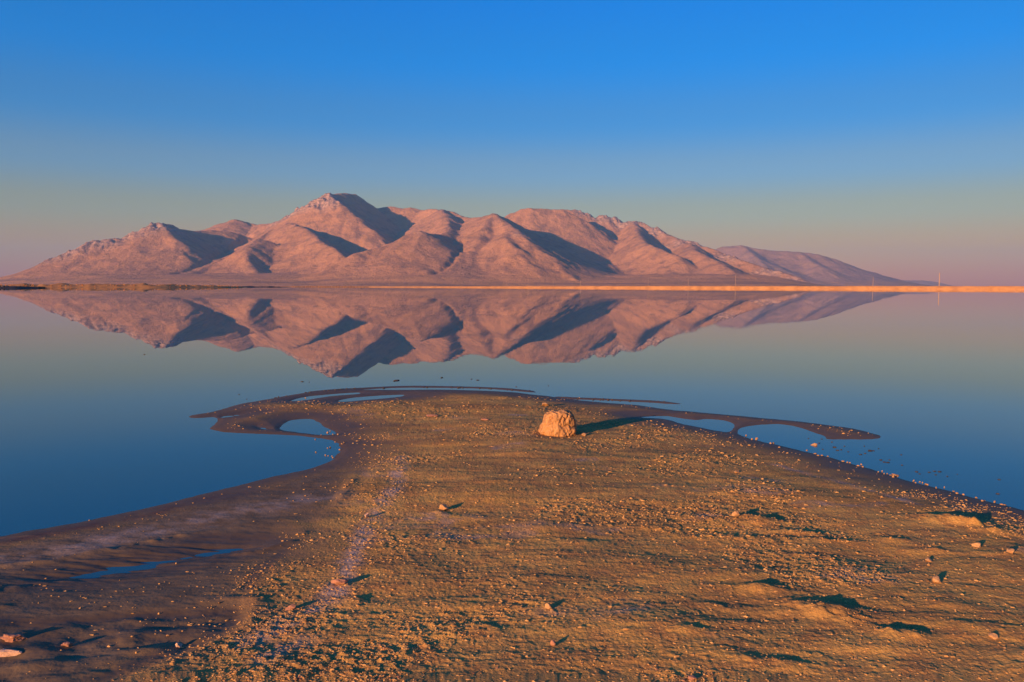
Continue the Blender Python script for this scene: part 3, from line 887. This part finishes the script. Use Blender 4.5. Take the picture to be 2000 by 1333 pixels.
P[:, 2] += 0.010 * np.exp(-((P[:, 0] - 0.065) / 0.04) ** 2) * sstep(0.2, 0.28, P[:, 2])
bz = float(ground_z(BX, BY))
boulder = link('boulder', np_mesh('boulder', P * [0.95, 0.95, 0.94] - [0, 0, 0.026], fc, True), M_BOULDER, loc=(BX, BY + 0.08, bz))
tag(boulder, 'large craggy orange boulder standing alone on the sand spit', 'boulder')

def stone_mesh(name, seed, sx, sy, sz, sub=3, rough=0.3, facets=True):
    v, fc = ico(sub)
    r = np.random.default_rng(seed)
    if facets:
        for _ in range(10):
            d = r.normal(size=3)
            d /= np.linalg.norm(d)
            k = r.uniform(0.42, 0.80)
            h = v @ d
            v = v - np.maximum(h - k, 0)[:, None] * d
    v = v * (1 + 0.6 * rough * fbm3(v * 2.6 + seed * 3.1, 3, seed))[:, None]
    return np_mesh(name, v * [sx, sy, sz], fc, sub < 3 and True)

def place_stone(px, py, wpx, hpx, mat, label, seed, rough=0.35, flat=1.0, rot=0.0, cat='stone', name='stone', group=None, sink=0.3, sub=3):
    x, y = at(px, py, ZS)
    z = float(ground_z(x, y))
    x, y = at(px, py, max(z, 0.0))
    z = max(float(ground_z(x, y)), -0.01)
    s = y / F
    me = stone_mesh(name, seed, wpx * s / 2, wpx * s / 2 * flat, hpx * s / 2 / (1 - sink * 0.5), sub, rough)
    o = link(name, me, mat, loc=(x, y + wpx * s / 2 * flat * 0.6, z + hpx * s / 2 * (1 - sink)))
    o.rotation_euler = (0, 0, rot)
    return tag(o, label, cat, group)

place_stone(1066, 793, 19, 8, M_STONE, 'low orange stone on the mud just behind the boulder', 31, .4)
place_stone(1142, 852, 13, 6, M_STONE, 'small wedge shaped stone just right of the boulder foot', 32, .4)
place_stone(1122, 851, 11, 9, M_BOULDER, 'small stone leaning on the right foot of the boulder', 33, .35)
place_stone(1833, 1140, 19, 13, M_STONE, 'blocky pale stone with a long shadow near the right edge', 34, .3)
place_stone(1815, 1098, 17, 8, M_STONE, 'small pale stone above the blocky one near the right edge', 35, .4)
place_stone(1943, 1247, 20, 11, M_STONE, 'rounded pale stone low near the right edge with shadow behind', 36, .3)
place_stone(1438, 1012, 16, 13, M_STONE, 'pale stone at the left end of a shaded hollow on the right', 37, .4)
place_stone(1912, 1070, 26, 9, M_STONE, 'long flat pale stone below the sand mound near the right edge', 38, .4, .7)
place_stone(1975, 1083, 22, 10, M_STONE, 'bent pale stone at the right edge of the sand', 39, .6, .7)
place_stone(867, 998, 26, 13, M_STONE, 'flat triangular slab of orange crust on the middle sand', 40, .4, .8)
place_stone(716, 1012, 12, 10, M_STONEW, 'pinkish stone beside the salt line left of centre', 41, .35)
place_stone(843, 815, 26, 5, M_STONER, 'low reddish stone on the sand left of the boulder', 42, .5, .6)
place_stone(945, 822, 20, 4, M_STONER, 'flat reddish stone midway between the left inlet and the boulder', 43, .5, .6)
place_stone(568, 1190, 30, 12, M_STONER, 'reddish clod on the sand by the mud scarp', 44, .5, .7)
place_stone(662, 1146, 34, 15, M_STONER, 'reddish crust lump beside the pale salt line', 45, .5, .7)
place_stone(347, 1262, 17, 10, M_STONEW, 'small white stone lying on the dark lower mud', 46, .35)
place_stone(24, 1252, 60, 16, M_STONER, 'big pinkish rock at the left edge of the mud, upper of two', 47, .45, .6, sub=4)
place_stone(10, 1282, 56, 15, M_STONEW, 'pale smooth rock at the left edge of the mud, lower of two', 48, .35, .6, sub=4)
place_stone(130, 1265, 26, 9, M_STONER, 'brownish clod on the mud right of the two left rocks', 49, .5, .8)
place_stone(1072, 1190, 16, 12, M_STONE, 'pale stone with a dark shadow on the near middle sand', 50, .4)
place_stone(1080, 1262, 14, 11, M_STONER, 'small upright reddish stone on the near sand below centre', 51, .4)
place_stone(1752, 928, 16, 5, M_STONE, 'pale stone at the right waterline', 52, .4)
place_stone(1592, 871, 14, 7, M_STONE, 'largest pale stone standing in the shallow right inlet', 53, .4)
place_stone(1440, 925, 12, 6, M_STONE, 'pale stone beside the streaked sand right of the boulder', 54, .4)
place_stone(1355, 1330, 20, 10, M_STONER, 'reddish stone at the bottom edge right of centre', 55, .4)

# stones standing in the shallows and along the far edge: each a thing, in groups
rs = random.Random(8)
var_dark = [stone_mesh('water_stone', 200 + i, 1, 1, 1, 2, .45) for i in range(5)]
for m_ in var_dark:
    m_.materials.append(M_STONED)
var_pale = [stone_mesh('shore_stone', 220 + i, 1, 1, 1, 2, .45) for i in range(5)]
for m_ in var_pale:
    m_.materials.append(M_STONE)
def drop(meshes, px, py, wpx, hpx, label, cat, group, z=None):
    x, y = at(px, py, 0.0)
    gz_ = float(ground_z(x, y))
    if gz_ > 0.004:
        x, y = at(px, py, gz_)
        gz_ = float(ground_z(x, y))
    s = y / F
    o = link(meshes[0].name.split('.')[0], rs.choice(meshes), loc=(x, y, max(gz_, 0.0) + hpx * s * 0.18))
    o.scale = (wpx * s / 2, wpx * s / 2 * rs.uniform(.6, 1), hpx * s / 2)
    o.rotation_euler = (0, 0, rs.uniform(0, 6.28))
    return tag(o, label, cat, group)
G1 = 'dark stones in the right shallows'
for px, py, w in [(1600, 866, 5), (1607, 878, 4), (1630, 874, 9), (1636, 880, 7), (1643, 879, 5), (1657, 883, 5), (1680, 888, 7), (1690, 886, 5), (1700, 881, 11), (1706, 881, 6), (1649, 872, 4),
                  (1720, 899, 8), (1727, 903, 7), (1735, 904, 8), (1737, 899, 5), (1760, 889, 4), (1762, 909, 4), (1790, 922, 8), (1796, 926, 5), (1815, 923, 5), (1825, 921, 6), (1835, 922, 8),
                  (1828, 928, 5), (1850, 931, 5), (1870, 927, 3), (1951, 937, 7), (1949, 965, 8), (1605, 858, 4), (1579, 857, 4), (1625, 864, 4), (1716, 877, 4), (1688, 872, 3)]:
    drop(var_dark, px, py, w * 1.15, max(2.2, w * 0.35), 'small dark stone breaking the water in the right shallows', 'stone', G1)
G2 = 'dark clods beyond the far edge of the spit'
for px, py, w in [(590, 746, 8), (604, 747, 4), (776, 744, 16), (770, 745, 8), (863, 738, 10), (921, 741, 5), (933, 743, 9), (467, 771, 4), (282, 693, 6), (482, 780, 4), (1008, 756, 5), (1071, 754, 3)]:
    drop(var_dark, px, py, w, max(1.8, w * 0.25), 'tiny dark clod breaking the calm water beyond the spit', 'clod', G2)
G3 = 'dark stones lining the far edge of the spit'
for k in range(46):
    px = rs.choice([rs.uniform(530, 700), rs.uniform(690, 1040), rs.uniform(1120, 1330)])
    py = float(np.interp(px, [530, 595, 647, 702, 790, 895, 982, 1038, 1110, 1140, 1210, 1280, 1331], [779, 768, 763, 759.5, 755.5, 756.5, 759.5, 765, 777, 778.5, 781.5, 784.5, 788.5])) + rs.uniform(-1, 1)
    drop(var_dark, px, py, rs.uniform(3, 6), rs.uniform(1.8, 3), 'small dark stone along the far outer edge of the spit', 'stone', G3)
G4 = 'pale stones in the left inlet'
for px, py, w in [(617, 884, 5), (636, 890, 5), (641, 891, 4), (650, 895, 5), (648, 892, 4), (645, 875, 5), (640, 876, 4), (663, 879, 5), (655, 864, 4), (640, 846, 6), (650, 850, 5), (627, 851, 4), (616, 859, 4),
                  (668, 868, 5), (672, 866, 5), (597, 778, 4), (660, 850, 5), (645, 843, 4), (175, 1018, 5)]:
    drop(var_pale, px, py, w, w * 0.7, 'small pale stone in the shallow tip of the left inlet', 'stone', G4)
G5 = 'pale stones along the right waterline'
for k in range(44):
    px = rs.uniform(1450, 1990)
    py = float(np.interp(px, [1446, 1475, 1520, 1569, 1625, 1662, 1719, 1775, 1850, 1925, 1981, 2000], [851, 860, 870, 882, 895, 907, 922, 939, 958, 979, 992, 997])) + rs.uniform(-4, 5)
    drop(var_pale, px, py, rs.uniform(4, 9), rs.uniform(3, 5.5), 'small pale stone along the right waterline of the spit', 'stone', G5)

for px, py, w in [(1049, 853, 5), (1058, 857, 4), (1075, 858, 5), (1098, 859, 4), (1112, 857, 6), (1135, 858, 5), (1042, 848, 4), (1150, 849, 5)]:
    drop(var_pale, px, py, w, w * 0.7, 'tiny chip of stone on the sand at the foot of the boulder', 'stone', 'stone chips round the boulder foot')

# pebbles on the sand: the 300 largest as things, the rest as one mass
rg = np.random.default_rng(77)
def scatter(n, pmin, pmax):
    px = rg.uniform(-60, 2060, n)
    py = pmin + (pmax - pmin) * rg.random(n)
    pts = np.array([at(a, b, ZS) for a, b in zip(px, py)])
    return pts[:, 0], pts[:, 1], px, py
N = 150000
x, y, px, py = scatter(N, 770, 1345)
sdv, pv, mv = field(SD, x, y), field(patch, x, y), field(muddy, x, y)
s2 = field(np.exp(-(D_S2 / 0.12) ** 2), x, y)
prob = (0.04 + 0.46 * pv * pv + 0.3 * s2) * sstep(0.02, 0.35, sdv) * (1 - 0.95 * sstep(-0.30, 0.28, field(MUD_SD, x, y) + 0.15 * fbm2(x / 0.3, y / 0.3, 3, 211)))
ok = rg.random(N) < prob
x, y = x[ok], y[ok]
n = len(x)
size = np.clip(rg.lognormal(math.log(0.0025), 0.42, n), 0.0012, 0.0072)
size = size * (0.75 + 0.09 * y)
z = ground_z(x, y)
order = np.argsort(-(size / y))
n_single = 300
# too crowded singles look like confetti: take the largest
single, rest = order[:n_single], order[n_single:]
iv, ifc = ico(1)
lowv = iv
bigv = [stone_mesh('pebble', 300 + i, 1, 1, 1, 2, .5) for i in range(8)]
for i, m_ in enumerate(bigv):
    m_.materials.append([M_STONE, M_STONE, M_STONE, M_BOULDER, M_STONE, M_STONER, M_STONE, M_BOULDER][i])
for k, i in enumerate(single):
    o = link('pebble', bigv[k % 8], loc=(x[i], y[i], z[i] + size[i] * 0.25))
    o.scale = (size[i] * rg.uniform(.9, 1.5), size[i] * rg.uniform(.7, 1.2), size[i] * rg.uniform(.5, .85))
    o.rotation_euler = (rg.uniform(-.3, .3), rg.uniform(-.3, .3), rg.uniform(0, 6.28))
    tag(o, 'loose pebble lying on the crusty sand of the spit', 'pebble', 'loose pebbles on the sand spit')
m = len(rest)
base = lowv[None, :, :] * (1 + 0.32 * rg.normal(size=(m, len(lowv), 1)).clip(-1.5, 1.5))
ang = rg.normal(-0.1, 0.5, m)
sc3 = np.stack([size[rest] * rg.uniform(.9, 2.2, m), size[rest] * rg.uniform(.7, 1.2, m), size[rest] * rg.uniform(.5, .95, m)], 1)
base = base * sc3[:, None, :]
ca, sa = np.cos(ang)[:, None], np.sin(ang)[:, None]
gx_ = base[:, :, 0] * ca - base[:, :, 1] * sa + x[rest][:, None]
gy_ = base[:, :, 0] * sa + base[:, :, 1] * ca + y[rest][:, None]
gz2 = base[:, :, 2] + (z[rest] + size[rest] * 0.15)[:, None]
co = np.stack([gx_, gy_, gz2], 2).reshape(-1, 3)
fc = (ifc[None] + (np.arange(m) * len(lowv))[:, None, None]).reshape(-1, 3)
M_GRAVEL = mat_simple('sandy_gravel', (0.66, 0.39, 0.15), (0.46, 0.25, 0.085), 40.0, 0.95)
gravel = link('gravel', np_mesh('gravel', co, fc, False), M_GRAVEL)
tag(gravel, 'fine crumbly gravel strewn over the sand spit', 'gravel', kind='stuff')

# ------------------------------------------------------------------ haze over the lake
HB = 13000.0
c, f = box_np(0, HB / 2 - 1750, 304, 2 * HB, HB + 3500, 612)
haze_me = np_mesh('haze', c, f, False)
hm_ = bpy.data.materials.new('evening_haze')
hm_.use_nodes = True
ht = hm_.node_tree
ht.nodes.remove(ht.nodes['Principled BSDF'])
pv_ = ht.nodes.new('ShaderNodeVolumePrincipled')
pv_.inputs['Color'].default_value = (0.25, 0.53, 0.92, 1)
pv_.inputs['Density'].default_value = 6.0e-5
pv_.inputs['Anisotropy'].default_value = 0.0
ht.links.new(pv_.outputs[0], ht.nodes['Material Output'].inputs['Volume'])
haze = link('haze', haze_me, hm_)
tag(haze, 'thin lilac evening haze over the lake and mountains', 'haze', kind='stuff')
tri = sum(len(o.data.loops) - 2 * len(o.data.polygons) for o in bpy.data.objects if o.type == 'MESH')
print('TRIS', tri, 'gravel', m)
